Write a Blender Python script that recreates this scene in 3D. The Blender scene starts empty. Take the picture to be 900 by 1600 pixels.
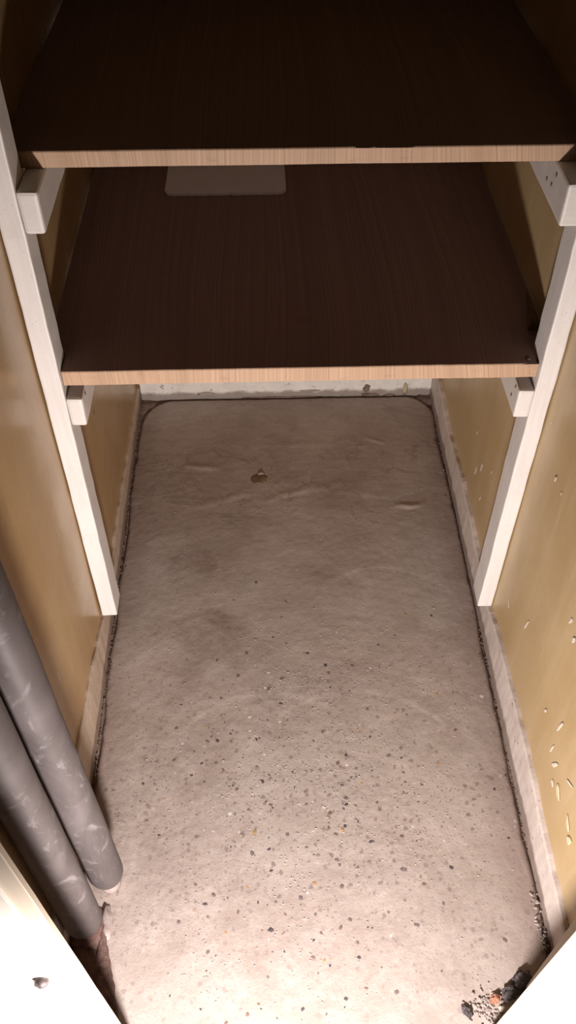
import bpy, bmesh, math, random
from mathutils import Vector, Matrix, noise

random.seed(7)
SC = bpy.context.scene
COL = SC.collection

# ------------------------------------------------------------------ camera
cam_d = bpy.data.cameras.new('camera')
cam = bpy.data.objects.new('camera', cam_d)
COL.objects.link(cam)
R0 = Vector((0.999553960, -0.0298610048, 0.000448638))
U0 = Vector((0.0216499500, 0.734884850, 0.677846250))
B0 = Vector((-0.0205708700, -0.677534190, 0.735203550))
m = Matrix((R0, U0, B0)).transposed().to_4x4()
m.translation = Vector((-0.044, 0.0, 1.3615))
cam.matrix_world = m
cam_d.sensor_fit = 'VERTICAL'
cam_d.sensor_height = 36.0
cam_d.lens = 1364.3 * 36.0 / 1600.0
cam_d.clip_start = 0.01
SC.camera = cam

# ------------------------------------------------------------------ world, light, exposure
w = bpy.data.worlds.new('dim_room')
SC.world = w
w.use_nodes = True
w.node_tree.nodes['Background'].inputs[0].default_value = (1.0, 0.80, 0.66, 1)
w.node_tree.nodes['Background'].inputs[1].default_value = 0.004

# a hand-held lamp at knee height in the doorway, shining into the closet
ld = bpy.data.lights.new('lamp', 'SPOT')
ld.energy = 63.0
ld.color = (1.0, 0.905, 0.880)
ld.spot_size = math.radians(142)
ld.spot_blend = 1.0
ld.shadow_soft_size = 0.035
lamp = bpy.data.objects.new('lamp', ld)
COL.objects.link(lamp)
LPOS = Vector((-0.060, -0.09, 0.35))
lamp.location = LPOS
LAIM = Vector((0.0, 1.0, 0.08))
lamp.rotation_euler = (LAIM - LPOS).to_track_quat('-Z', 'Y').to_euler()

SC.view_settings.view_transform = 'Standard'
SC.view_settings.look = 'None'
SC.view_settings.exposure = 0.0
SC.view_settings.gamma = 1.0
SC.view_settings.use_curve_mapping = False

# ------------------------------------------------------------------ helpers
def obj(name, bm, mat, parent=None, kind=None, label=None, cat=None, group=None, smooth=False):
    me = bpy.data.meshes.new(name)
    bm.normal_update()
    bm.to_mesh(me)
    bm.free()
    if smooth:
        for p in me.polygons:
            p.use_smooth = True
    if mat:
        me.materials.append(mat)
    o = bpy.data.objects.new(name, me)
    COL.objects.link(o)
    if parent:
        o.parent = parent
    tag(o, label, cat, group, kind)
    return o

def tag(o, label=None, cat=None, group=None, kind=None):
    if label: o['label'] = label
    if cat: o['category'] = cat
    if group: o['group'] = group
    if kind: o['kind'] = kind

def empty(name, loc, label, cat, group=None):
    o = bpy.data.objects.new(name, None)
    o.empty_display_size = 0.05
    o.location = loc
    COL.objects.link(o)
    tag(o, label, cat, group)
    return o

def box_bm(x0, x1, y0, y1, z0, z1, bev=0.002, step=None, amp=0.0, seed=0.0, off=(0, 0, 0)):
    """bevelled box, cut at intervals and made slightly uneven like hand-painted timber"""
    bm = bmesh.new()
    bmesh.ops.create_cube(bm, size=1.0)
    for v in bm.verts:
        v.co = Vector(((x0 + x1) / 2 + v.co.x * (x1 - x0), (y0 + y1) / 2 + v.co.y * (y1 - y0),
                       (z0 + z1) / 2 + v.co.z * (z1 - z0)))
    if bev:
        bmesh.ops.bevel(bm, geom=bm.edges[:], offset=bev, segments=2, affect='EDGES', profile=0.6)
    if step:
        ext = (('x', x0, x1), ('y', y0, y1), ('z', z0, z1))
        for i, (a, lo, hi) in enumerate(ext):
            n = Vector((0, 0, 0)); n[i] = 1
            k = int((hi - lo) / step)
            for j in range(1, k):
                c = Vector((0, 0, 0)); c[i] = lo + (hi - lo) * j / k
                bmesh.ops.bisect_plane(bm, geom=bm.verts[:] + bm.edges[:] + bm.faces[:], plane_co=c, plane_no=n)
        if amp:
            for v in bm.verts:
                v.co += noise.noise_vector(v.co * 28 + Vector((seed, seed * 2, 0))) * amp
    o = Vector(off)
    for v in bm.verts:
        v.co -= o
    return bm

def grid_bm(nu, nv, f):
    bm = bmesh.new()
    vs = [[bm.verts.new(f(i / nu, j / nv)) for j in range(nv + 1)] for i in range(nu + 1)]
    for i in range(nu):
        for j in range(nv):
            bm.faces.new((vs[i][j], vs[i + 1][j], vs[i + 1][j + 1], vs[i][j + 1]))
    return bm

def tube_bm(pts, rad, seg=28, cap=True, wob=0.0, seed=0.0):
    """surface of revolution along a nearly vertical line of points, radius per point"""
    bm = bmesh.new()
    rings = []
    for k, p in enumerate(pts):
        ring = []
        for s in range(seg):
            a = 2 * math.pi * s / seg
            r = rad[k]
            if wob:
                r *= 1 + wob * noise.noise(Vector((math.cos(a) * 1.2 + seed, math.sin(a) * 1.2, p[2] * 7)))
            ring.append(bm.verts.new((p[0] + r * math.cos(a), p[1] + r * math.sin(a), p[2])))
        rings.append(ring)
    for k in range(len(rings) - 1):
        for s in range(seg):
            t = (s + 1) % seg
            bm.faces.new((rings[k][s], rings[k][t], rings[k + 1][t], rings[k + 1][s]))
    if cap:
        bm.faces.new(list(reversed(rings[0])))
        bm.faces.new(rings[-1])
    return bm

def lump_bm(sx, sy, sz, sub=2, rough=0.25, freq=2.0, seed=0.0, cut=None):
    bm = bmesh.new()
    bmesh.ops.create_icosphere(bm, subdivisions=sub, radius=1.0)
    for v in bm.verts:
        d = 1 + rough * noise.noise(v.co * freq + Vector((seed, -seed, seed * .5)))
        c = v.co * d
        if cut is not None and c.z < cut:
            c.z = cut
        v.co = Vector((c.x * sx, c.y * sy, c.z * sz))
    return bm

def patch_bm(axis, a, b, ra, rb, plane, th, n=14, seed=0.0, tilt=0.0):
    """thin irregular flake on a wall (axis 'x') or floor (axis 'z'); th is signed thickness"""
    bm = bmesh.new()
    outer, inner = [], []
    for k in range(n):
        t = 2 * math.pi * k / n
        r = 1 + 0.55 * noise.noise(Vector((math.cos(t) * 1.3 + seed, math.sin(t) * 1.3, seed * 3)))
        u, v = r * ra * math.cos(t), r * rb * math.sin(t)
        u, v = u * math.cos(tilt) - v * math.sin(tilt), u * math.sin(tilt) + v * math.cos(tilt)
        for lst, q, h in ((outer, 1.0, 0.0), (inner, 0.72, th)):
            if axis == 'x':
                lst.append(bm.verts.new((plane + h, a + u * q, b + v * q)))
            else:
                lst.append(bm.verts.new((a + u * q, b + v * q, plane + h)))
    for k in range(n):
        l = (k + 1) % n
        bm.faces.new((outer[k], outer[l], inner[l], inner[k]))
    bm.faces.new(inner)
    bmesh.ops.recalc_face_normals(bm, faces=bm.faces[:])
    return bm

# ------------------------------------------------------------------ material builder
class Mat:
    def __init__(self, name, rough=0.6, spec=0.4):
        self.m = bpy.data.materials.new(name)
        self.m.use_nodes = True
        self.t = self.m.node_tree
        self.b = self.t.nodes['Principled BSDF']
        self.b.inputs['Roughness'].default_value = rough
        self.b.inputs['Specular IOR Level'].default_value = spec
        self.co = self.n('ShaderNodeTexCoord').outputs['Object']
    def n(self, t, **kw):
        nd = self.t.nodes.new(t)
        for k, v in kw.items():
            setattr(nd, k, v)
        return nd
    def link(self, a, b): self.t.links.new(a, b)
    def map(self, scale=(1, 1, 1), loc=(0, 0, 0), src=None):
        nd = self.n('ShaderNodeMapping')
        nd.inputs['Scale'].default_value = scale
        nd.inputs['Location'].default_value = loc
        self.link(src or self.co, nd.inputs['Vector'])
        return nd.outputs[0]
    def noise(self, scale, detail=4, rough=0.55, vec=None, dist=0.0):
        nd = self.n('ShaderNodeTexNoise')
        nd.inputs['Scale'].default_value = scale
        nd.inputs['Detail'].default_value = detail
        nd.inputs['Roughness'].default_value = rough
        nd.inputs['Distortion'].default_value = dist
        self.link(vec or self.co, nd.inputs['Vector'])
        return nd.outputs[0]
    def voro(self, scale, vec=None, feature='F1', rnd=1.0):
        nd = self.n('ShaderNodeTexVoronoi', feature=feature)
        nd.inputs['Scale'].default_value = scale
        nd.inputs['Randomness'].default_value = rnd
        self.link(vec or self.co, nd.inputs['Vector'])
        return nd
    def ramp(self, src, stops):
        nd = self.n('ShaderNodeValToRGB')
        e = nd.color_ramp.elements
        while len(e) < len(stops):
            e.new(0.5)
        for i, (p, c) in enumerate(stops):
            e[i].position = p
            if isinstance(c, (int, float)): c = (c, c, c)
            e[i].color = (*c, 1)
        self.link(src, nd.inputs[0])
        return nd.outputs[0]
    def mix(self, fac, a, b, blend='MIX'):
        nd = self.n('ShaderNodeMix', data_type='RGBA', blend_type=blend)
        for s, v in ((nd.inputs[0], fac), (nd.inputs[6], a), (nd.inputs[7], b)):
            if hasattr(v, 'is_linked'): self.link(v, s)
            elif isinstance(v, (int, float)): s.default_value = v if s.type == 'VALUE' else (v, v, v, 1)
            else: s.default_value = (*v, 1)
        return nd.outputs[2]
    def math(self, op, a, b=0.0, c=0.0):
        nd = self.n('ShaderNodeMath', operation=op)
        for s, v in zip(nd.inputs, (a, b, c)):
            if hasattr(v, 'is_linked'): self.link(v, s)
            else: s.default_value = v
        return nd.outputs[0]
    def sep(self, src=None):
        nd = self.n('ShaderNodeSeparateXYZ')
        self.link(src or self.co, nd.inputs[0])
        return nd.outputs
    def color(self, c):
        if hasattr(c, 'is_linked'): self.link(c, self.b.inputs['Base Color'])
        else: self.b.inputs['Base Color'].default_value = (*c, 1)
        return self
    def rough(self, r): self.link(r, self.b.inputs['Roughness']); return self
    def bump(self, h, strength=0.3, dist=0.002):
        nd = self.n('ShaderNodeBump')
        nd.inputs['Strength'].default_value = strength
        nd.inputs['Distance'].default_value = dist
        self.link(h, nd.inputs['Height'])
        self.link(nd.outputs[0], self.b.inputs['Normal'])
        return self

def mat_enamel(name, base, deep, pale, rough):
    M = Mat(name, rough, 0.5)
    streak = M.noise(1.0, 5, 0.6, M.map((30, 26, 3.2)))
    cloud = M.noise(5.5, 4, 0.5)
    c = M.mix(M.ramp(cloud, [(0.35, 0.0), (0.68, 1.0)]), base, deep)
    c = M.mix(M.ramp(streak, [(0.48, 0.0), (0.78, 0.45)]), c, pale)
    sc = M.noise(1.0, 3, 0.5, M.map((60, 55, 9), (3, 1, 2)))
    c = M.mix(M.ramp(sc, [(0.74, 0.0), (0.80, 0.6)]), c, (0.72, 0.62, 0.46))
    sp = M.voro(70)
    c = M.mix(M.ramp(sp.outputs['Distance'], [(0.05, 0.5), (0.09, 0.0)]), c, (0.22, 0.13, 0.06))
    M.color(c)
    h = M.math('ADD', M.math('MULTIPLY', streak, 0.6), M.math('MULTIPLY', M.noise(75, 3), 0.25))
    M.bump(h, 0.30, 0.0025)
    M.rough(M.ramp(cloud, [(0.3, rough - 0.05), (0.7, rough + 0.10)]))
    return M.m

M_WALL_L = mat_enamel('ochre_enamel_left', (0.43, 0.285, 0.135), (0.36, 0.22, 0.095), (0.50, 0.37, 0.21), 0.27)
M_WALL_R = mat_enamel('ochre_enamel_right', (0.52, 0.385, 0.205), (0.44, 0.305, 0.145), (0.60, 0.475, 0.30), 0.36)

def mat_white(name, base, dirt, rough=0.45, grain=(160, 160, 10), dots=0.5):
    M = Mat(name, rough, 0.35)
    g = M.noise(1.0, 4, 0.6, M.map(grain))
    c = M.mix(M.ramp(g, [(0.40, 0.0), (0.75, 0.30)]), base, dirt)
    n2 = M.noise(16, 5, 0.65)
    c = M.mix(M.ramp(n2, [(0.56, 0.0), (0.76, 0.35)]), c, dirt)
    v = M.voro(95)
    c = M.mix(M.ramp(v.outputs['Distance'], [(0.05, dots), (0.10, 0.0)]), c, (0.20, 0.15, 0.11))
    M.color(c)
    M.bump(M.math('ADD', g, M.math('MULTIPLY', M.noise(220, 2), 0.4)), 0.25, 0.0012)
    return M.m

M_WHITE = mat_white('white_gloss_paint', (0.72, 0.69, 0.66), (0.53, 0.48, 0.44))
M_CLEAT = mat_white('white_paint_cleat', (0.71, 0.68, 0.64), (0.52, 0.47, 0.42), 0.5, (40, 6, 160))
M_JAMB = mat_white('cream_frame_paint', (0.82, 0.78, 0.71), (0.70, 0.62, 0.50), 0.42, (90, 90, 6), 0.2)

def mat_plinth(name, base, dirt):
    M = Mat(name, 0.7, 0.25)
    n1 = M.noise(22, 6, 0.7)
    c = M.mix(M.ramp(n1, [(0.40, 0.0), (0.70, 0.8)]), base, dirt)
    n2 = M.noise(70, 4, 0.6)
    c = M.mix(M.ramp(n2, [(0.62, 0.0), (0.72, 0.8)]), c, (0.24, 0.17, 0.13))
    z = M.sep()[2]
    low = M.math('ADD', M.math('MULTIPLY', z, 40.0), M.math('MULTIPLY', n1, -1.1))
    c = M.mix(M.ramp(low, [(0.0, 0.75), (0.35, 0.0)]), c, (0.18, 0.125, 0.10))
    M.color(c)
    M.bump(M.math('ADD', n1, M.math('MULTIPLY', n2, 0.5)), 0.5, 0.003)
    return M.m
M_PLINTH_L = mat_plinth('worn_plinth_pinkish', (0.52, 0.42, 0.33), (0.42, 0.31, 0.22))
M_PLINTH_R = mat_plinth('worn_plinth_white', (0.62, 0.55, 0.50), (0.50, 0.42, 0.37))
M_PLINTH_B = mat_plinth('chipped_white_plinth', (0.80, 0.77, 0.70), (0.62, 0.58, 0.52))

def mat_wood(name, c0, c1, c2, rough):
    M = Mat(name, rough, 0.3)
    warp = M.noise(2.2, 2, 0.5, M.map((1.0, 0.35, 1.0)))
    s = M.sep()
    x = M.math('ADD', M.math('MULTIPLY', s[0], 1.0), M.math('MULTIPLY', warp, 0.10))
    x = M.math('ADD', x, M.math('MULTIPLY', s[2], 0.16))
    cx = M.n('ShaderNodeCombineXYZ'); M.link(x, cx.inputs[0])
    M.link(M.math('MULTIPLY', s[1], 0.012), cx.inputs[1])
    ring = M.noise(1.0, 3, 0.7, M.map((330, 60, 1), src=cx.outputs[0]))
    broad = M.noise(1.0, 2, 0.5, M.map((22, 3, 1), src=cx.outputs[0]))
    c = M.ramp(ring, [(0.30, c0), (0.50, c1), (0.72, c2)])
    c = M.mix(M.ramp(broad, [(0.35, 0.0), (0.7, 0.55)]), c, tuple(0.62 * a + 0.30 * b for a, b in zip(c0, c1)))
    gr = M.noise(1.0, 4, 0.6, M.map((26, 40, 90)))
    c = M.mix(M.ramp(gr, [(0.60, 0.0), (0.75, 0.35)]), c, tuple(0.8 * a for a in c0))
    M.color(c)
    M.bump(ring, 0.25, 0.0012)
    return M.m
M_WOOD = mat_wood('raw_softwood_edge', (0.34, 0.205, 0.125), (0.52, 0.35, 0.23), (0.66, 0.49, 0.36), 0.6)
M_BOARD_SHADE = mat_wood('board_painted_shade', (0.20, 0.125, 0.108), (0.265, 0.175, 0.152), (0.33, 0.23, 0.205), 0.55)  # same boards, with the shade on their flat faces put into the colour

def mat_slab():
    M = Mat('worn_concrete_screed', 0.62, 0.35)
    s = M.sep()
    big = M.noise(4.5, 5, 0.6, None, 0.6)
    mid = M.noise(19, 6, 0.68)
    fine = M.noise(120, 4, 0.7)
    c = M.mix(M.ramp(big, [(0.36, 0.0), (0.66, 1.0)]), (0.445, 0.375, 0.335), (0.335, 0.272, 0.237))
    c = M.mix(M.ramp(mid, [(0.42, 0.0), (0.75, 0.55)]), c, (0.51, 0.445, 0.405))
    # the back of the closet floor is stained browner (old foot-worn front, dirty back)
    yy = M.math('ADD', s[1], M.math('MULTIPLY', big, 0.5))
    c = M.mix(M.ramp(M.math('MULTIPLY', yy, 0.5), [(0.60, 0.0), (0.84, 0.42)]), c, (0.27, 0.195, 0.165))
    # brown blotches, and paler worn patches in the middle
    bl = M.noise(9, 6, 0.72, M.map((1.0, 1.5, 1.0), (2.0, 7.0, 0.0)), 1.0)
    blf = M.math('MULTIPLY', M.ramp(bl, [(0.54, 0.0), (0.68, 0.55)]), M.ramp(s[1], [(0.55, 0.35), (1.0, 1.0)]))
    c = M.mix(blf, c, (0.215, 0.15, 0.125))
    pl = M.noise(3.3, 3, 0.5, M.map((1.4, 1.0, 1.0), (5.0, 1.3, 0.0)))
    c = M.mix(M.ramp(pl, [(0.50, 0.0), (0.60, 0.40)]), c, (0.47, 0.415, 0.37))
    rs = M.noise(34, 5, 0.75, M.map((1.0, 0.8, 1.0), (9.0, 2.0, 0.0)))
    c = M.mix(M.ramp(rs, [(0.60, 0.0), (0.74, 0.5)]), c, (0.26, 0.165, 0.135))
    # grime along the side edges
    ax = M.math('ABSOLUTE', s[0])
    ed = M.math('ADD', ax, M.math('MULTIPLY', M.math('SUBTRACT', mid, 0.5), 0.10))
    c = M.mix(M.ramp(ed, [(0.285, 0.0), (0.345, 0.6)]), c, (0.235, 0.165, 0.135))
    # small exposed aggregate, mostly in the worn front half
    worn = M.ramp(M.math('ADD', M.math('MULTIPLY', M.math('ABSOLUTE', M.math('SUBTRACT', s[1], 0.62)), 1.5),
                         M.math('MULTIPLY', big, 0.7)), [(0.35, 1.0), (0.95, 0.12)])
    wn = M.n('ShaderNodeTexNoise'); wn.inputs['Scale'].default_value = 150; wn.inputs['Detail'].default_value = 2
    M.link(M.co, wn.inputs['Vector'])
    wa = M.n('ShaderNodeVectorMath', operation='MULTIPLY_ADD')
    M.link(wn.outputs['Color'], wa.inputs[0]); wa.inputs[1].default_value = (0.007, 0.007, 0.0); M.link(M.co, wa.inputs[2])
    warp = wa.outputs[0]
    for sc, th in ((85, 0.66), (150, 0.70), (300, 0.66)):
        v = M.voro(sc, warp)
        rnd = M.sep(v.outputs['Color'])
        pick = M.math('GREATER_THAN', rnd[0], th)
        dot = M.ramp(v.outputs['Distance'], [(0.22, 1.0), (0.36, 0.0)])
        f = M.math('MULTIPLY', M.math('MULTIPLY', pick, dot), worn)
        pc = M.ramp(rnd[1], [(0.0, (0.15, 0.12, 0.12)), (0.45, (0.25, 0.19, 0.17)), (0.8, (0.31, 0.23, 0.18)), (1.0, (0.55, 0.50, 0.45))])
        c = M.mix(M.math('MULTIPLY', f, 0.85), c, pc)
    # smoother repaired patch, paler
    px = M.math('DIVIDE', M.math('ABSOLUTE', M.math('SUBTRACT', s[0], 0.085)), 0.145)
    py = M.math('DIVIDE', M.math('ABSOLUTE', M.math('SUBTRACT', s[1], 1.07)), 0.20)
    pm = M.math('ADD', M.math('MAXIMUM', px, py), M.math('MULTIPLY', M.math('SUBTRACT', mid, 0.5), 0.35))
    c = M.mix(M.ramp(pm, [(0.88, 0.38), (1.0, 0.0)]), c, (0.44, 0.375, 0.325))
    # dark hairline veins between old trowel passes, at the back
    vn = M.noise(7, 5, 0.6, M.map((1.0, 2.2, 1.0), (1.0, 4.0, 0.0)), 0.4)
    vl = M.ramp(M.math('ABSOLUTE', M.math('SUBTRACT', vn, 0.5)), [(0.0, 0.65), (0.018, 0.0)])
    vb = M.ramp(M.math('ABSOLUTE', M.math('SUBTRACT', s[1], 1.33)), [(0.08, 1.0), (0.20, 0.0)])
    c = M.mix(M.math('MULTIPLY', M.math('MULTIPLY', vl, vb), M.ramp(mid, [(0.4, 0.2), (0.6, 1.0)])), c, (0.16, 0.11, 0.09))
    # two scuffed arcs
    for cx_, cy_, r_ in ((-0.055, 0.62, 0.195), (0.095, 0.60, 0.215), (0.17, 0.93, 0.165)):
        dn = M.n('ShaderNodeVectorMath', operation='DISTANCE')
        M.link(M.co, dn.inputs[0]); dn.inputs[1].default_value = (cx_, cy_, 0.0)
        ar = M.math('ABSOLUTE', M.math('SUBTRACT', M.math('ADD', dn.outputs['Value'], M.math('MULTIPLY', big, 0.03)), r_ + 0.015))
        am = M.math('MULTIPLY', M.ramp(ar, [(0.0015, 0.7), (0.006, 0.0)]), M.ramp(M.math('SUBTRACT', s[1], cy_), [(0.10, 0.0), (0.16, 1.0)]))
        c = M.mix(M.math('MULTIPLY', am, M.ramp(mid, [(0.38, 0.1), (0.6, 0.8)])), c, (0.60, 0.54, 0.49))
    # wiping arcs
    arc = M.n('ShaderNodeVectorMath', operation='DISTANCE')
    M.link(M.co, arc.inputs[0]); arc.inputs[1].default_value = (0.03, 0.45, 0.0)
    aw = M.noise(1.0, 3, 0.6, None)
    rr = M.math('ADD', arc.outputs['Value'], M.math('MULTIPLY', M.noise(6, 2), 0.02))
    fx = M.math('SINE', M.math('MULTIPLY', rr, 260.0))
    c = M.mix(M.math('MULTIPLY', M.ramp(fx, [(0.75, 0.0), (1.0, 0.12)]), M.ramp(mid, [(0.45, 0.0), (0.6, 1.0)])), c, (0.62, 0.55, 0.50))
    M.color(c)
    pits = M.voro(260)
    ph = M.ramp(pits.outputs['Distance'], [(0.10, 0.0), (0.30, 1.0)])
    h = M.math('ADD', M.math('MULTIPLY', mid, 0.9), M.math('MULTIPLY', fine, 0.55))
    h = M.math('ADD', h, M.math('MULTIPLY', fx, 0.03))
    h = M.math('ADD', h, M.math('MULTIPLY', ph, 0.10))
    M.bump(h, 0.55, 0.0024)
    M.rough(M.ramp(fine, [(0.35, 0.42), (0.7, 0.72)]))
    return M.m
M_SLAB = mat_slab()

def mat_plain(name, a, b, scale=30, rough=0.7, bump=0.3, spec=0.3, bd=0.002):
    M = Mat(name, rough, spec)
    n1 = M.noise(scale, 5, 0.65)
    M.color(M.mix(M.ramp(n1, [(0.36, 0.0), (0.66, 1.0)]), a, b))
    M.bump(n1, bump, bd)
    return M.m
M_DIRT = mat_plain('dark_grime', (0.15, 0.105, 0.085), (0.27, 0.20, 0.165), 60, 0.95, 0.8, 0.1, 0.004)
M_PLASTER = mat_plain('bare_plaster', (0.72, 0.65, 0.56), (0.56, 0.47, 0.36), 150, 0.8)
M_SMEAR = mat_plain('mortar', (0.42, 0.34, 0.295), (0.33, 0.25, 0.21), 60, 0.75)
M_CRUMB = mat_plain('crumbs', (0.50, 0.44, 0.40), (0.36, 0.295, 0.26), 90, 0.5)
M_PIT = mat_plain('rusty_knot', (0.12, 0.075, 0.045), (0.20, 0.135, 0.08), 90, 0.5)
M_PAPER = mat_plain('white_card', (0.80, 0.78, 0.78), (0.74, 0.72, 0.72), 20, 0.8, 0.05)
M_SCREW = mat_plain('painted_screw', (0.06, 0.045, 0.042), (0.15, 0.12, 0.115), 200, 0.45, 0.1)
M_CHAR = mat_plain('black_clinker', (0.045, 0.038, 0.038), (0.15, 0.13, 0.13), 160, 0.85, 0.9, 0.2, 0.004)
M_BRICK = mat_plain('brick_red', (0.38, 0.15, 0.09), (0.33, 0.21, 0.16), 120, 0.85, 0.6)
M_GREY = mat_plain('grey_rubble', (0.30, 0.25, 0.23), (0.44, 0.38, 0.35), 120, 0.85, 0.6)
M_REDPIPE = mat_plain('flaking_red_primer', (0.12, 0.06, 0.05), (0.24, 0.15, 0.125), 45, 0.7, 0.6)
M_GREYPIPE = mat_plain('grey_painted_steel', (0.42, 0.36, 0.34), (0.30, 0.23, 0.21), 50, 0.55, 0.4)
M_ROOM = mat_plain('room_plaster', (0.60, 0.54, 0.46), (0.55, 0.48, 0.40), 8, 0.85, 0.1)
PEB = [mat_plain('pebble_slate', (0.075, 0.060, 0.066), (0.125, 0.105, 0.108), 200, 0.5, 0.1),
       mat_plain('pebble_grey', (0.155, 0.127, 0.122), (0.215, 0.175, 0.166), 200, 0.5, 0.1),
       mat_plain('pebble_brown', (0.18, 0.118, 0.092), (0.25, 0.172, 0.138), 200, 0.5, 0.1),
       mat_plain('pebble_amber', (0.36, 0.21, 0.09), (0.42, 0.27, 0.14), 200, 0.5, 0.1),
       mat_plain('pebble_white', (0.66, 0.61, 0.57), (0.55, 0.50, 0.46), 200, 0.45, 0.1)]

def mat_foam():
    M = Mat('grey_foam_insulation', 0.50, 0.4)
    a = M.noise(9, 4, 0.6, M.map((1, 1, 0.5)), 1.2)
    c = M.mix(M.ramp(a, [(0.35, 0.0), (0.65, 1.0)]), (0.108, 0.092, 0.090), (0.060, 0.049, 0.048))
    b = M.noise(17, 5, 0.7, M.map((1.0, 1.0, 0.7), (3, 5, 1)), 2.2)
    c = M.mix(M.ramp(b, [(0.57, 0.0), (0.70, 0.40)]), c, (0.32, 0.29, 0.285))
    d = M.noise(60, 4, 0.6, M.map((1, 1, 0.25)))
    c = M.mix(M.ramp(d, [(0.64, 0.0), (0.74, 0.25)]), c, (0.40, 0.37, 0.36))
    M.color(c)
    M.bump(M.math('ADD', a, M.math('MULTIPLY', M.noise(130, 3), 0.3)), 0.25, 0.003)
    return M.m
M_FOAM = mat_foam()

# ------------------------------------------------------------------ setting: shell of the closet
XL, XR, YB, ZC = -0.353, 0.358, 1.645, 2.40
Y0 = 0.27                                  # inner plane of the doorway

def wall_panel(name, x, side):
    """painted side wall with a slightly wavy surface and real thickness"""
    ny, nz = 70, 110
    def f(u, v):
        y = 0.275 + u * (YB + 0.02 - 0.275)
        z = -0.03 + v * (ZC + 0.03)
        d = 0.0012 * noise.noise(Vector((y * 9, z * 4, side * 7)))
        return Vector((x + side * (0.001 + d), y, z))
    bm = grid_bm(ny, nz, f)
    r = bmesh.ops.extrude_face_region(bm, geom=bm.faces[:])
    for v in [g for g in r['geom'] if isinstance(g, bmesh.types.BMVert)]:
        v.co.x = x + side * 0.08
    bmesh.ops.recalc_face_normals(bm, faces=bm.faces[:])
    return bm
wall_left = obj('wall_left', wall_panel('l', XL, -1), M_WALL_L, kind='structure', smooth=False)
wall_right = obj('wall_right', wall_panel('r', XR, 1), M_WALL_R, kind='structure', smooth=False)
for o in (wall_left, wall_right):
    for p in o.data.polygons:
        p.use_smooth = abs(p.normal.x) > 0.9
tag(wall_left, label='glossy ochre painted wall beside the grey pipes')
tag(wall_right, label='ochre painted wall with white plaster spots on the right')
wall_back = obj('wall_back', box_bm(XL - 0.08, XR + 0.08, YB + 0.0, YB + 0.10, -0.03, ZC, 0.0), M_WALL_R, kind='structure')
ceiling = obj('ceiling', box_bm(XL - 0.08, XR + 0.08, 0.26, YB + 0.1, ZC, ZC + 0.08, 0.0), M_ROOM, kind='structure')

# doorway wall either side of the frame (its inner face lies behind the frame's edge)
wf = bmesh.new()
for bx in ((XL - 0.60, -0.300, 0.2705, 0.33), (0.300, XR + 0.60, 0.2705, 0.33)):
    t = box_bm(bx[0], bx[1], bx[2], bx[3], -0.02, ZC, 0.0)
    me = bpy.data.meshes.new('tmp'); t.to_mesh(me); t.free(); wf.from_mesh(me); bpy.data.meshes.remove(me)
wall_front = obj('wall_front', wf, M_ROOM, kind='structure')

# floor bed (grimy, seen in the joint round the slab) and the slab on it
floor = obj('floor', box_bm(-1.2, 1.2, -1.4, YB + 0.05, -0.10, -0.0055, 0.0), M_DIRT, kind='structure',
            label='concrete closet floor with exposed pebbles')

def slab_edge(y, side):
    e = 0.3475 if side > 0 else 0.3450
    n = noise.noise(Vector((y * 9, side * 3.3, 0.5)))
    n2 = noise.noise(Vector((y * 38, side * 5.1, 2.5)))
    e -= 0.0035 * max(0, n + 0.2) * 2 + 0.0028 * max(0, n2)
    if side < 0 and 1.08 < y < 1.32:
        e -= 0.005 * math.sin((y - 1.08) / 0.24 * math.pi)
    r = 0.085 if side < 0 else 0.070      # rounded corners at the back
    yb = 1.628
    if y > yb - r:
        t = min(1.0, (y - (yb - r)) / r)
        e -= r * (1 - math.sqrt(max(0.0, 1 - t * t)))
    return e
NX, NY = 220, 520
YS0, YS1 = -0.30, 1.628
RIDGES = [(-0.194, 1.396, 0.045, 0.012, 0.0042, -0.12, 2.0), (0.254, 1.264, 0.040, 0.010, 0.0045, 0.05, 1.0),
          (0.160, 1.300, 0.060, 0.018, 0.0022, -0.15, 3.0), (0.015, 1.312, 0.085, 0.012, 0.0022, 0.25, -1.0),
          (-0.150, 1.290, 0.080, 0.016, 0.0018, 0.35, 1.0), (0.02, 1.46, 0.16, 0.016, 0.0014, 0.05, 0.8), (0.20, 1.47, 0.03, 0.008, 0.0024, -0.5, 0.0)]
def slab_h(x, y):
    h = 0.0016 * noise.noise(Vector((x * 7, y * 7, 0))) + 0.0008 * noise.noise(Vector((x * 26, y * 22, 3)))
    h += 0.0004 * noise.noise(Vector((x * 90, y * 80, 7)))
    if y > 1.1:
        for (cx, cy, L, wd, hz, sl, cv) in RIDGES:
            dx = x - cx
            if abs(dx) < L:
                yc = cy + sl * dx + cv * dx * dx + 0.004 * noise.noise(Vector((x * 40, cy * 9, 1)))
                t = (y - yc) / wd
                if -3 < t < 3:
                    # steep lip towards the viewer, long slope behind
                    k = math.exp(-(t * 2.2) ** 2) if t < 0 else math.exp(-t * t)
                    h += hz * k * (1 - (dx / L) ** 2) * (0.7 + 0.5 * noise.noise(Vector((x * 30, cy * 5, 2))))
    elif 0.36 < y < 0.95:
        k = max(0.0, 1 - abs(y - 0.62) / 0.33) * max(0.0, noise.noise(Vector((x * 6, y * 5, 9))) + 0.35)
        h += 0.0009 * k * noise.noise(Vector((x * 150, y * 140, 5)))
    return h
def slab_f(u, v):
    # finer rows inside the closet; rows crowd towards the rounded back corners
    y = YS0 + (YS1 - YS0) * (1 - (1 - v) ** 1.25)
    a, b = -slab_edge(y, -1), slab_edge(y, 1)
    x = a + (b - a) * u
    h = slab_h(x, y)
    q = min(x - a, b - x, YS1 - y)
    if q < 0.006:
        h -= 0.003 * (1 - q / 0.006) ** 2
    return Vector((x, y, h))
sb = grid_bm(NX, NY, slab_f)
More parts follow.
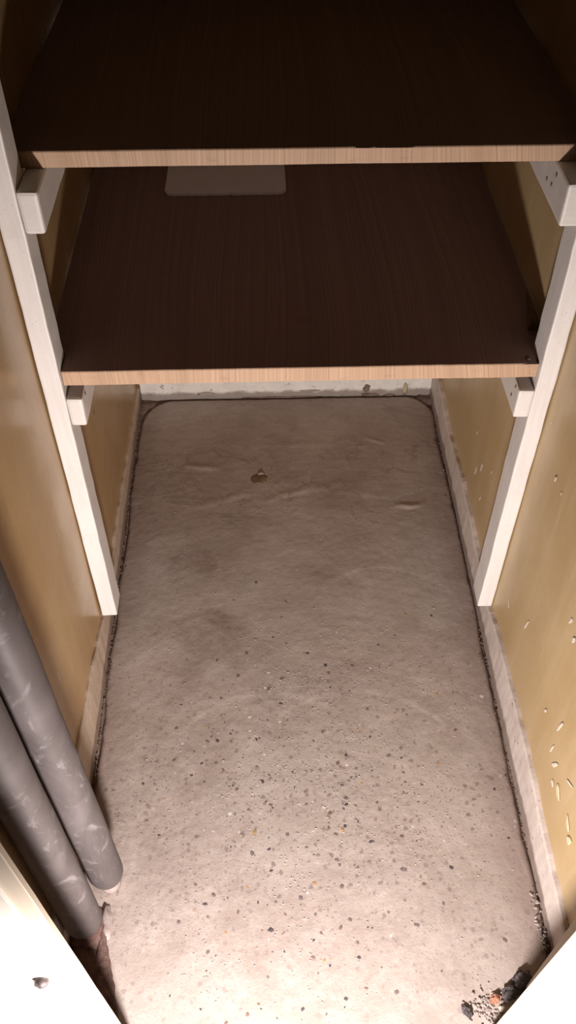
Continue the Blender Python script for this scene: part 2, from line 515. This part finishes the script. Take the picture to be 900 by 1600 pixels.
bd = [e for e in sb.edges if e.is_boundary]
r = bmesh.ops.extrude_edge_only(sb, edges=bd)
for v in [g for g in r['geom'] if isinstance(g, bmesh.types.BMVert)]:
    v.co.z = -0.009
bmesh.ops.recalc_face_normals(sb, faces=sb.faces[:])
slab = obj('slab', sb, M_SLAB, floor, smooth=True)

# ---- baseboards: hand-trowelled plinths with an uneven upper edge
def plinth(name, xf, xw, side, hfun, y0, y1, mat, label):
    bm = bmesh.new()
    n = int((y1 - y0) / 0.004)
    rows = []
    for i in range(n + 1):
        y = y0 + (y1 - y0) * i / n
        h = hfun(y)
        w = 0.0016 * noise.noise(Vector((y * 12, side, 0))) + 0.0008 * noise.noise(Vector((y * 60, side, 4)))
        prof = [(xf - side * 0.0015, -0.011), (xf + w * side * .6, 0.004), (xf + w * side, h * 0.35), (xf + w * side * .7, h * 0.7), (xf + w * side * .5, h - 0.004),
                (xf + side * 0.0022, h - 0.0006), (xw + side * 0.006, h + 0.001)]
        rows.append([bm.verts.new((p[0], y, p[1])) for p in prof] + [bm.verts.new((xw + side * 0.006, y, -0.011))])
    for i in range(n):
        k = len(rows[i])
        for j in range(k):
            l = (j + 1) % k
            bm.faces.new((rows[i][j], rows[i + 1][j], rows[i + 1][l], rows[i][l]))
    bm.faces.new(rows[0]); bm.faces.new(rows[-1])
    bmesh.ops.recalc_face_normals(bm, faces=bm.faces[:])
    return obj(name, bm, mat, kind='structure', label=label)

def lerp_table(t):
    def f(y):
        for (a, ha), (b, hb) in zip(t, t[1:]):
            if y <= b:
                k = max(0, min(1, (y - a) / (b - a)))
                return ha + (hb - ha) * k
        return t[-1][1]
    return f
hl = lerp_table([(0.25, 0.12), (0.65, 0.118), (0.72, 0.110), (0.82, 0.100), (0.90, 0.080), (0.945, 0.066), (0.992, 0.066), (1.22, 0.066), (1.40, 0.052), (1.645, 0.038)])
hr = lerp_table([(0.25, 0.080), (0.40, 0.081), (0.52, 0.084), (0.65, 0.094), (0.80, 0.088), (0.90, 0.080), (0.942, 0.067), (0.994, 0.067), (1.10, 0.080), (1.26, 0.088), (1.41, 0.070), (1.58, 0.085), (1.645, 0.085)])
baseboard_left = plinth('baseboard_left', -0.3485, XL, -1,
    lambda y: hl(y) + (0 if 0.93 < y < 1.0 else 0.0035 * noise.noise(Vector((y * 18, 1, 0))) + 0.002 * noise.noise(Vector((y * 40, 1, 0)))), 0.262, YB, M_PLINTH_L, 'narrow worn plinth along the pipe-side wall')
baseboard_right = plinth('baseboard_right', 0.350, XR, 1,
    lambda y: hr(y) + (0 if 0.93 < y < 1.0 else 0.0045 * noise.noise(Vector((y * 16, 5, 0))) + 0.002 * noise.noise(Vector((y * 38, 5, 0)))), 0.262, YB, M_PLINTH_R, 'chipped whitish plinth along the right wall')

# back plinth, white, chipped, with a few dark holes and an olive drip
bb = box_bm(XL + 0.006, XR - 0.008, YB - 0.012, YB + 0.004, -0.011, 0.11, 0.003, 0.02, 0.0014, 3.0)
baseboard_back = obj('baseboard_back', bb, M_PLINTH_B, kind='structure', label='chipped white plinth at the back under the shelves')
M_OLIVE = mat_plain('olive_drip', (0.42, 0.36, 0.20), (0.50, 0.44, 0.28), 80, 0.6, 0.2)
def back_chip(x, z, rx, rz, mat, seed, name):
    bm = lump_bm(rx, 0.0022, rz, 2, 0.5, 2.0, seed)
    o = obj(name, bm, mat, baseboard_back, smooth=True)
    o.location = (x, YB - 0.0125, z)
back_chip(0.194, 0.022, 0.008, 0.012, M_DIRT, 1, 'chip')
back_chip(0.205, 0.002, 0.022, 0.006, M_DIRT, 2, 'chip')
back_chip(0.250, -0.001, 0.016, 0.005, M_DIRT, 3, 'chip')
back_chip(-0.02, 0.000, 0.10, 0.003, M_DIRT, 4, 'chip')
back_chip(-0.19, 0.014, 0.020, 0.004, M_SMEAR, 5, 'chip')
back_chip(0.06, 0.018, 0.026, 0.003, M_SMEAR, 6, 'chip')
back_chip(0.287, 0.020, 0.006, 0.018, M_OLIVE, 7, 'paint_drip')

# grime and crumbs lying in the joint along both plinths
gb = bmesh.new()
rg = random.Random(11)
for k in range(620):
    side = rg.choice((-1, 1))
    y = rg.uniform(0.30, 1.62)
    if side < 0: y = rg.choice((rg.uniform(0.62, 1.0), rg.uniform(1.05, 1.62)))
    x = side * (0.3485 - abs(rg.gauss(0, 0.004)))
    s = rg.uniform(0.0006, 0.0018)
    mm = Matrix.Translation((x, y, (-0.004 if abs(x) > 0.344 else 0.0007) + slab_h(x, y))) @ Matrix.Rotation(rg.uniform(0, 6), 4, Vector((rg.random(), rg.random(), 1)).normalized()) @ Matrix.Diagonal((s, s * rg.uniform(.6, 1.6), s * .7, 1))
    bmesh.ops.create_icosphere(gb, subdivisions=1, radius=1.0, matrix=mm)
obj('grime', gb, M_DIRT, floor, kind='stuff')
# dirt packed into the two rounded back corners
for (cx, s) in ((-0.338, 1.0), (0.340, 2.0)):
    o = obj('dirt_fillet', lump_bm(0.026, 0.036, 0.006, 3, 0.5, 2.0, s), M_DIRT, floor, smooth=True)
    o.location = (cx, 1.622, -0.007)

# ---- pebbles exposed in the slab
peb_meshes = []
for k in range(6):
    bm = bmesh.new()
    bmesh.ops.create_icosphere(bm, subdivisions=1, radius=1.0)
    for v in bm.verts:
        d = 1 + 0.45 * noise.noise(v.co * 1.1 + Vector((k * 3.1, k, 0)))
        v.co = Vector((v.co.x * d, v.co.y * d * 0.78, v.co.z))
    me = bpy.data.meshes.new('pebble'); bm.to_mesh(me); bm.free()
    for p in me.polygons: p.use_smooth = True
    peb_meshes.append(me)
peb_var = {}
def pebble(x, y, r, mi):
    k = rp.randrange(6)
    if (k, mi) not in peb_var:
        c = peb_meshes[k].copy(); c.materials.append(PEB[mi]); peb_var[(k, mi)] = c
    o = bpy.data.objects.new('pebble', peb_var[(k, mi)])
    h = r * 0.35
    r *= 1.15
    o.location = (x, y, slab_h(x, y) - h + min(0.0008, 0.12 * r))
    o.scale = (r, r * rp.uniform(0.7, 1.2), h)
    o.rotation_euler = (0, 0, rp.uniform(0, 6.28))
    o.parent = floor
    COL.objects.link(o)
rp = random.Random(5)
for (x, y, r, mi) in [(-0.076, 0.728, .0075, 0), (0.075, 0.694, .0065, 0), (-0.231, 0.566, .006, 0), (0.224, 0.502, .006, 0), (0.286, 0.394, .006, 1),
                      (0.104, 0.546, .0065, 0), (0.047, 0.326, .005, 0), (-0.087, 0.771, .005, 4), (0.120, 0.332, .006, 1), (0.215, 0.305, .008, 1),
                      (-0.078, 0.566, .0055, 3), (0.06, 0.68, .009, 2), (0.16, 0.42, .0055, 1), (0.02, 0.90, .005, 0)]:
    pebble(x, y, r, mi)
cnt = 0
while cnt < 276:
    x, y = rp.gauss(0.0, 0.13), rp.gauss(0.62, 0.20)
    if not (-0.30 < x < 0.325 and 0.30 < y < 1.55): continue
    if x < -0.22 and y < 0.55: continue
    r = max(0.0022, min(0.0068, rp.lognormvariate(-5.62, 0.38)))
    pebble(x, y, r, rp.choices(range(5), (5, 5, 5, 1, 2))[0]); cnt += 1

# tiny mortar crumbs stuck on the worn part of the slab
gb = bmesh.new()
rc = random.Random(21)
cl = [(rc.gauss(0.0, 0.13), rc.uniform(0.36, 0.95), rc.uniform(0.015, 0.05)) for k in range(26)]
for k in range(1500):
    if k % 3:
        a = rc.choice(cl); x, y = rc.gauss(a[0], a[2]), rc.gauss(a[1], a[2])
    else:
        x, y = rc.uniform(-0.31, 0.33), rc.uniform(0.30, 1.55)
    if not (-0.30 < x < 0.335 and 0.29 < y < 1.58) or (x < -0.22 and y < 0.54): continue
    q = rc.uniform(0.0005, 0.0014)
    mm = Matrix.Translation((x, y, slab_h(x, y))) @ Matrix.Rotation(rc.uniform(0, 6), 4, 'Z') @ Matrix.Diagonal((q * rc.uniform(.8, 1.8), q, q * .8, 1))
    bmesh.ops.create_icosphere(gb, subdivisions=1, radius=1.0, matrix=mm)
obj('mortar_crumbs', gb, M_CRUMB, floor, kind='stuff', smooth=True)

# trowel ridges, the dark knot and small mortar smears on the slab
def smear(x, y, rx, ry, hz, rot, seed, mat=M_SMEAR, name='mortar_smear'):
    o = obj(name, lump_bm(rx, ry, hz, 3, 0.35, 2.2, seed), mat, floor, smooth=True)
    o.location = (x, y, slab_h(x, y) - 0.0002); o.rotation_euler = (0, 0, rot)
smear(-0.066, 1.356, 0.017, 0.016, 0.0030, 0.4, 8, M_PIT, 'dark_knot')
smear(-0.062, 1.370, 0.007, 0.004, 0.0050, 0.0, 9, M_SMEAR, 'mortar_smear')

# reddish mortar at the pipe feet, with shade behind the doorway board painted in
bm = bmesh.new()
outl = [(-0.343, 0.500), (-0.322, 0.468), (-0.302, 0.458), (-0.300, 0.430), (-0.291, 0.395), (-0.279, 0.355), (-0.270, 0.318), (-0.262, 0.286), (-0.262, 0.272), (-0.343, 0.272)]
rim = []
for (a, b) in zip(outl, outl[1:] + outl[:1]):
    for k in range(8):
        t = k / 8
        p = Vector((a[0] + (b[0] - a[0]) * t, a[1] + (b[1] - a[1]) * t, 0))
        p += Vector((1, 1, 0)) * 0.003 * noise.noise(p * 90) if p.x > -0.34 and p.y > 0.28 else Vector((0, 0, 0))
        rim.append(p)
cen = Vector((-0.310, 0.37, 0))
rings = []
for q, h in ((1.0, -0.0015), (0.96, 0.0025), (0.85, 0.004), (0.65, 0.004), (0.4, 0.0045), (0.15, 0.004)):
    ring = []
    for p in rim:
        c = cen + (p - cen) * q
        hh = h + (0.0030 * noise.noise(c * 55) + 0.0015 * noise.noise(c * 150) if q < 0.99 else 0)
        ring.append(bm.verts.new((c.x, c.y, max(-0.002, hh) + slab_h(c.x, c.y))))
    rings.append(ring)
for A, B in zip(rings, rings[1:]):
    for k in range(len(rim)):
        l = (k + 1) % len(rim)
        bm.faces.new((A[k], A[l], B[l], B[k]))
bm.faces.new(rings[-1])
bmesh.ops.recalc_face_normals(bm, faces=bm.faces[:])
M_MORTAR_SHADE = mat_plain('reddish_mortar_shade', (0.085, 0.050, 0.042), (0.24, 0.155, 0.13), 42, 0.85, 0.8, 0.2, 0.004)
obj('mortar_shade_bed', bm, M_MORTAR_SHADE, floor, smooth=True, label='reddish mortar round the pipe feet with painted-in shade')
smear(-0.298, 0.438, 0.008, 0.026, 0.007, 0.12, 21, M_GREYPIPE, 'mortar_ridge')

# ---- plaster spots and paint chips on the side walls
def spot(parent, x, side, y, z, ry, rz, seed, mat=M_PLASTER, tilt=0.0, name='plaster_spot', th=0.0004):
    obj(name, patch_bm('x', y, z, ry * 0.56, rz * 0.66, x, -side * th, 12, seed, tilt), mat, parent)
for i, (y, z, ry, rz, t) in enumerate([
        (1.201, .166, .0085, .017, 0.1), (1.172, .203, .007, .019, 0.2), (1.112, .249, .003, .008, 0.2), (1.14, .150, .003, .010, 0.1), (1.24, .23, .003, .008, 0.0),
        (.921, .537, .0022, .0035, 0), (.854, .491, .0055, .010, 0.5), (.823, .493, .0022, .004, 0), (.795, .222, .0045, .024, 0.25),
        (.678, .397, .005, .013, 0.3), (.654, .387, .006, .012, 0.4), (.600, .252, .005, .026, 0.2), (.596, .195, .0035, .018, 0.1),
        (.574, .188, .006, .020, 0.4), (.878, .164, .002, .009, -0.7), (.525, .230, .004, .020, 0.9),
        (.650, .209, .004, .010, 0.3), (.560, .160, .010, .008, 0.4)]):
    spot(wall_right, XR, 1, y, z, ry, rz, i * 1.7, M_PLASTER, t)
M_PASTE = mat_plain('yellowed_filler', (0.66, 0.56, 0.36), (0.58, 0.46, 0.27), 60, 0.5)
for i, (y, z, ry, rz, t) in enumerate([(.540, .175, .022, .012, 0.6), (.490, .182, .018, .008, 0.5), (.472, .170, .010, .016, 0.4), (.50, .25, .012, .006, 0.6)]):
    spot(wall_right, XR, 1, y, z, ry, rz, 40 + i * 2.3, M_PASTE, t, 'filler_smear', 0.0009)
for i, (y, z, ry, rz) in enumerate([(1.192, .339, .004, .007), (.954, .684, .003, .007), (1.084, .370, .002, .004)]):
    spot(wall_left, XL, -1, y, z, ry, rz, 60 + i, M_PIT, 0.1, 'paint_chip', 0.0009)

# ---- door frame posts either side of the doorway (overexposed, close to the lamp)
def jamb(name, side, pts, label):
    """facing board of the doorway, its inner edge leaning a little; a flat cream lath runs along the edge"""
    bm = bmesh.new()
    xo = side * 0.46
    rows = []
    zs = [-0.0055 + (ZC + 0.0055) * k / 60 for k in range(61)]
    for z in zs:
        xi = pts[0] + (pts[1] - pts[0]) * min(z, 1.0) / 0.7
        xi += 0.0006 * noise.noise(Vector((z * 14, side, 0)))
        ws = side * 0.018
        prof = [(xi, Y0), (xi, 0.2645), (xi + side * 0.001, 0.2635), (xi + ws, 0.2635), (xi + ws + side * 0.0008, 0.261), (xi + ws + side * 0.0014, 0.260), (xo, 0.260), (xo, Y0)]
        rows.append([bm.verts.new((p[0], p[1], z)) for p in prof])
    k = len(rows[0])
    for i in range(len(rows) - 1):
        for j in range(k):
            l = (j + 1) % k
            f = bm.faces.new((rows[i][j], rows[i][l], rows[i + 1][l], rows[i + 1][j]))
            f.material_index = 1 if j in (0, 1, 2) else 0
    bm.faces.new(rows[0]); bm.faces.new(rows[-1])
    bmesh.ops.recalc_face_normals(bm, faces=bm.faces[:])
    o = obj(name, bm, M_JAMB, kind='structure', label=label)
    o.data.materials.append(M_LATH)
    return o
M_LATH = mat_white('cream_lath_paint', (0.66, 0.57, 0.45), (0.56, 0.47, 0.36), 0.5, (90, 90, 6), 0.2)
jl = jamb('trim_1', -1, (-0.2365, -0.2530), 'white doorway board with one screw beside the grey pipes')
jr = jamb('trim_2', 1, (0.2310, 0.2560), 'white doorway board at lower right')
hd = lump_bm(0.0080, 0.0085, 0.0080, 3, 0.12, 2.0, 4.0)
for v in hd.verts:                                   # slot across the domed head
    if abs(v.co.x * 0.6 + v.co.z * 0.8) < 0.0016 and v.co.y < -0.003: v.co.y += 0.0025
o = obj('screw', hd, M_SCREW, jl, smooth=True)
o.location = (-0.2865, 0.2595, 0.386)

# ------------------------------------------------------------------ shelf supports: two uprights, four cleats
PY0, PY1 = 0.944, 0.992
def upright(side, xi, xw, label, seed):
    xa, xb = sorted((xi, xw - side * 0.0008))
    base = ((xa + xb) / 2, (PY0 + PY1) / 2, 0.0705)
    o = obj('shelf_upright', box_bm(xa, xb, PY0, PY1, 0.0705, 1.60, 0.0025, 0.025, 0.0010, seed, base), M_WHITE,
            label=label, cat='post', group='white uprights carrying the shelf cleats')
    o.location = base
def cleat(side, xi, zt, h, cw, label, seed, holes, rebate=0.0):
    a, b = sorted((xi - side * 0.0006, xi - side * cw))
    base = ((a + b) / 2, PY0, zt - h)
    cb = box_bm(a, b, PY0 - 0.001, YB - 0.002, zt - h, zt, 0.0045 if side < 0 else 0.0035, 0.03, 0.0010, seed, base)
    if rebate:
        # the bar is full height behind the upright; its front end is cut down below the shelf
        for v in cb.verts:
            if v.co.y > 0.046 and v.co.z > h * 0.5: v.co.z = h + rebate if v.co.z > h - 0.002 else v.co.z + rebate
    o = obj('shelf_cleat', cb, M_CLEAT,
            label=label, cat='cleat', group='white cleats under the shelves')
    o.location = base
    for (y, z) in holes:
        n = obj('nail_hole', lump_bm(0.0012, 0.0026, 0.0030, 2, 0.3, 2, y * 9), M_PIT, o, smooth=True)
        n.location = Vector((xi - side * cw, y, z)) - Vector(base)
upright(-1, -0.3246, XL, 'white painted upright on the left wall, next to the grey pipes', 1.0)
upright(1, 0.3312, XR, 'white painted upright on the right wall with the plaster spots', 7.0)
cleat(-1, -0.3246, 0.578, 0.050, 0.0235, 'white cleat under the lower shelf at its left end', 2.0, [(0.965, 0.570)], 0.0155)
cleat(-1, -0.3246, 0.8806, 0.0525, 0.0245, 'white cleat under the upper shelf at its left end', 3.0, [])
cleat(1, 0.3312, 0.578, 0.050, 0.0225, 'white cleat with nail holes under the right end of the lower shelf', 8.0, [(0.961, 0.571), (0.971, 0.548)], 0.0155)
cleat(1, 0.3312, 0.8806, 0.0525, 0.0245, 'white cleat with nail holes under the right end of the upper shelf', 9.0, [(0.992, 0.868), (1.002, 0.851), (1.023, 0.848)])

# ------------------------------------------------------------------ shelves
def shelf(yf, zb, label, notch, seed, tilt):
    th = 0.0230 if notch else 0.0195
    e = empty('shelf', (0.0, yf, zb + 0.0006), label, 'shelf', 'wooden closet shelves')
    bm = bmesh.new()
    xl, xr = -0.3495, 0.3535
    yb = YB - 0.004
    nx = 90
    # outline of the board, front edge cut finely so that it can be chipped
    def fy(x): return yf + 0.0009 * noise.noise(Vector((x * 9, seed, 0))) + 0.0004 * noise.noise(Vector((x * 70, seed, 1)))
    fl, fr = (-0.3236, 0.3302) if notch else (xl, xr)
    out = [(fl + (fr - fl) * k / nx, fy(fl + (fr - fl) * k / nx)) for k in range(nx + 1)]
    if notch:
        out += [(0.3302, 0.9955), (0.3535, 0.9955), (0.3535, yb), (-0.3495, yb), (-0.3495, 0.9955), (-0.3236, 0.9955)]
    else:
        out += [(xr, yb), (xl, yb)]
    bot = [bm.verts.new((x, y - yf, 0)) for x, y in out]
    mid = [bm.verts.new((x, y - yf, th - 0.0012)) for x, y in out]
    top = []
    for i, (x, y) in enumerate(out):
        dy = 0.0
        dz = 0.0
        if i <= nx:
            dy = 0.0010
            c = 0.0
            if not notch and (0.070 < x < 0.082 or 0.092 < x < 0.134): c = 0.0035   # chipped arris
            if notch and x > 0.312: c = 0.006 * (x - 0.312) / 0.018
            dy += c * 1.2
            dz = c * 0.5
        top.append(bm.verts.new((x, y - yf + dy, th - dz)))
    n = len(out)
    for i in range(n):
        j = (i + 1) % n
        bm.faces.new((bot[i], bot[j], mid[j], mid[i]))
        bm.faces.new((mid[i], mid[j], top[j], top[i]))
    bm.faces.new(list(reversed(bot)))
    bm.faces.new(top)
    bmesh.ops.triangulate(bm, faces=[f for f in bm.faces if len(f.verts) > 4])
    bmesh.ops.recalc_face_normals(bm, faces=bm.faces[:])
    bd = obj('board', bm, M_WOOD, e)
    bd.data.materials.append(M_BOARD_SHADE)          # top and underside carry painted shade, the sawn edges are raw
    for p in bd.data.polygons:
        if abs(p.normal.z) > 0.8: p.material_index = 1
    e.rotation_euler = (0, tilt, 0)
    return e
sh_low = shelf(0.953, 0.5940, 'lower wooden shelf with painted-in shade on its faces and pale front edge, white card on it', True, 2.0, 0.0)
sh_up = shelf(1.001, 0.8806, 'upper wooden shelf with painted-in shade on its faces, pale front edge and chipped arris', False, 5.0, 0.0)

# splintered right front corner of the lower shelf
sp = lump_bm(0.0045, 0.006, 0.0022, 2, 0.6, 2.5, 3.0)
o = obj('splinter', sp, M_REDPIPE, sh_low); o.location = (0.318, 0.012, 0.0230)

# small wedge lying at the wall behind the right upright
bm = bmesh.new()
vs = [bm.verts.new(c) for c in ((0, 0, 0), (0.018, -0.004, 0), (0.0185, 0.088, 0), (0.004, 0.0, 0.016), (0.018, -0.004, 0.010), (0.0185, 0.088, 0.008))]
for f in ((0, 2, 1), (3, 4, 5), (0, 1, 4, 3), (1, 2, 5, 4), (2, 0, 3, 5)):
    bm.faces.new([vs[i] for i in f])
bmesh.ops.recalc_face_normals(bm, faces=bm.faces[:])
wd = obj('wood_wedge', bm, M_PIT, label='small dark wedge on the lower shelf behind the right upright', cat='wedge')
wd.location = (0.330, 1.030, 0.6182)

# white card on the lower shelf, front edge ragged
bm = bmesh.new()
N = 44
def card_front(u):
    x = -0.106 + 0.212 * u
    y = 0.0012 * noise.noise(Vector((x * 60, 0, 0))) + 0.0030 * noise.noise(Vector((x * 150, 2, 0)))
    q = min(u, 1 - u) * 0.212
    if q < 0.012:
        y += 0.012 - math.sqrt(max(0, 0.012 ** 2 - (0.012 - q) ** 2))
    return x, y
lo, hi, bl, bh = [], [], [], []
for k in range(N + 1):
    x, y = card_front(k / N)
    lo.append(bm.verts.new((x, y, 0))); hi.append(bm.verts.new((x, y + 0.0006, 0.004)))
    bl.append(bm.verts.new((x * 0.99, 0.138, 0))); bh.append(bm.verts.new((x * 0.99, 0.138, 0.004)))
for k in range(N):
    bm.faces.new((lo[k], lo[k + 1], hi[k + 1], hi[k]))
    bm.faces.new((hi[k], hi[k + 1], bh[k + 1], bh[k]))
    bm.faces.new((bl[k + 1], bl[k], bh[k], bh[k + 1]))
    bm.faces.new((lo[k + 1], lo[k], bl[k], bl[k + 1]))
bm.faces.new((lo[0], hi[0], bh[0], bl[0])); bm.faces.new((lo[N], bl[N], bh[N], hi[N]))
bmesh.ops.recalc_face_normals(bm, faces=bm.faces[:])
card = obj('card', bm, M_PAPER, label='white card with ragged front edge lying on the lower shelf', cat='card', smooth=False)
card.location = (-0.1095, 1.437, 0.6180)

# ------------------------------------------------------------------ insulated heating pipes in the front left corner
def pipe(x, y, lean, zb, zfoot, rad, stub_r, stub_mat, label, seed, collar):
    e = empty('heating_pipe', (x, y, 0.0), label, 'pipe', 'grey insulated pipes beside the doorway board')
    def cx(z): return lean * (z - 0.05)
    zs = [zb, zb + 0.003, zb + 0.010, zb + 0.022]
    rs = [rad * 0.80, rad * 0.93, rad * 0.985, rad]
    z = zb + 0.022
    while z < ZC - 0.03:
        z += 0.012
        zs.append(z); rs.append(rad)
    obj('foam_sleeve', tube_bm([(cx(z), 0, z) for z in zs], rs, 32, True, 0.030, seed), M_FOAM, e, smooth=True)
    zz = [zfoot + 0.004 * k for k in range(int((zb + 0.02 - zfoot) / 0.004))]
    st = obj('bare_pipe', tube_bm([(cx(z), 0, z) for z in zz], [stub_r * (1 + 0.10 * noise.noise(Vector((z * 60, seed, 0)))) for z in zz], 20, True, 0.06, seed + 3), stub_mat, e, smooth=True)
    if collar:
        # mortar collar where the pipe enters the floor
        c = obj('mortar_collar', lump_bm(0.030, 0.028, 0.010, 3, 0.4, 2.0, seed), M_REDPIPE, e, smooth=True)
        c.location = (0, 0, 0.0)
    return e
pipe(-0.2985, 0.492, -0.0145, 0.042, 0.0015, 0.0262, 0.0150, M_GREYPIPE, 'grey foam wrapped pipe nearer the shelves', 2.0, False)
pipe(-0.3225, 0.425, -0.0060, 0.046, 0.0015, 0.0270, 0.0150, M_REDPIPE, 'grey foam wrapped pipe nearer the doorway board', 9.0, True)

# ------------------------------------------------------------------ rubble in the corner by the white doorway board
def rubble(name, loc, s, mat, label, cat, seed, rot=0.0, group=None, rough=0.55):
    o = obj(name, lump_bm(s[0], s[1], s[2], 3, rough, 2.3, seed, -0.55), mat, label=label, cat=cat, group=group, smooth=False)
    o.location = (loc[0], loc[1], slab_h(loc[0], loc[1]) + s[2] * 0.55)
    o.rotation_euler = (0, 0, rot)
    return o
rubble('clinker_lump', (0.298, 0.338), (0.017, 0.011, 0.008), M_CHAR, 'dark grey clinker lump beside the white doorway board', 'rubble', 1.0, 0.8)
rubble('clinker_lump', (0.277, 0.325), (0.012, 0.009, 0.008), M_CHAR, 'blackest lump lying between grey clinker and brick chip', 'rubble', 2.0, 0.6)
rubble('brick_chip', (0.256, 0.318), (0.009, 0.006, 0.005), M_BRICK, 'small orange red brick chip by the white doorway board', 'rubble', 3.0, 0.4)
rubble('plaster_crumb', (0.263, 0.306), (0.0055, 0.004, 0.004), M_PLASTER, 'white plaster crumb touching the doorway board beside the brick chip', 'rubble', 4.0, 0.2)
rubble('stone_chip', (0.214, 0.304), (0.006, 0.009, 0.004), M_CHAR, 'dark stone chip lying apart on the floor left of the rubble', 'rubble', 5.0, 0.5)
rgr = random.Random(3)
gb = bmesh.new()
for k in range(170):
    x, y = rgr.gauss(0.246, 0.013), rgr.gauss(0.308, 0.012)
    if k > 130: x, y = rgr.uniform(0.335, 0.3465), rgr.uniform(0.375, 0.46)
    s = rgr.uniform(0.0010, 0.0030)
    mm = Matrix.Translation((x, y, slab_h(x, y) + s * 0.4)) @ Matrix.Rotation(rgr.uniform(0, 6), 4, Vector((rgr.random(), rgr.random(), 1)).normalized()) @ Matrix.Diagonal((s, s * rgr.uniform(.6, 1.5), s * .7, 1))
    bmesh.ops.create_icosphere(gb, subdivisions=1, radius=1.0, matrix=mm)
obj('grit', gb, M_GREY, kind='stuff', label='loose grey grit on the floor by the white doorway board', cat='grit')
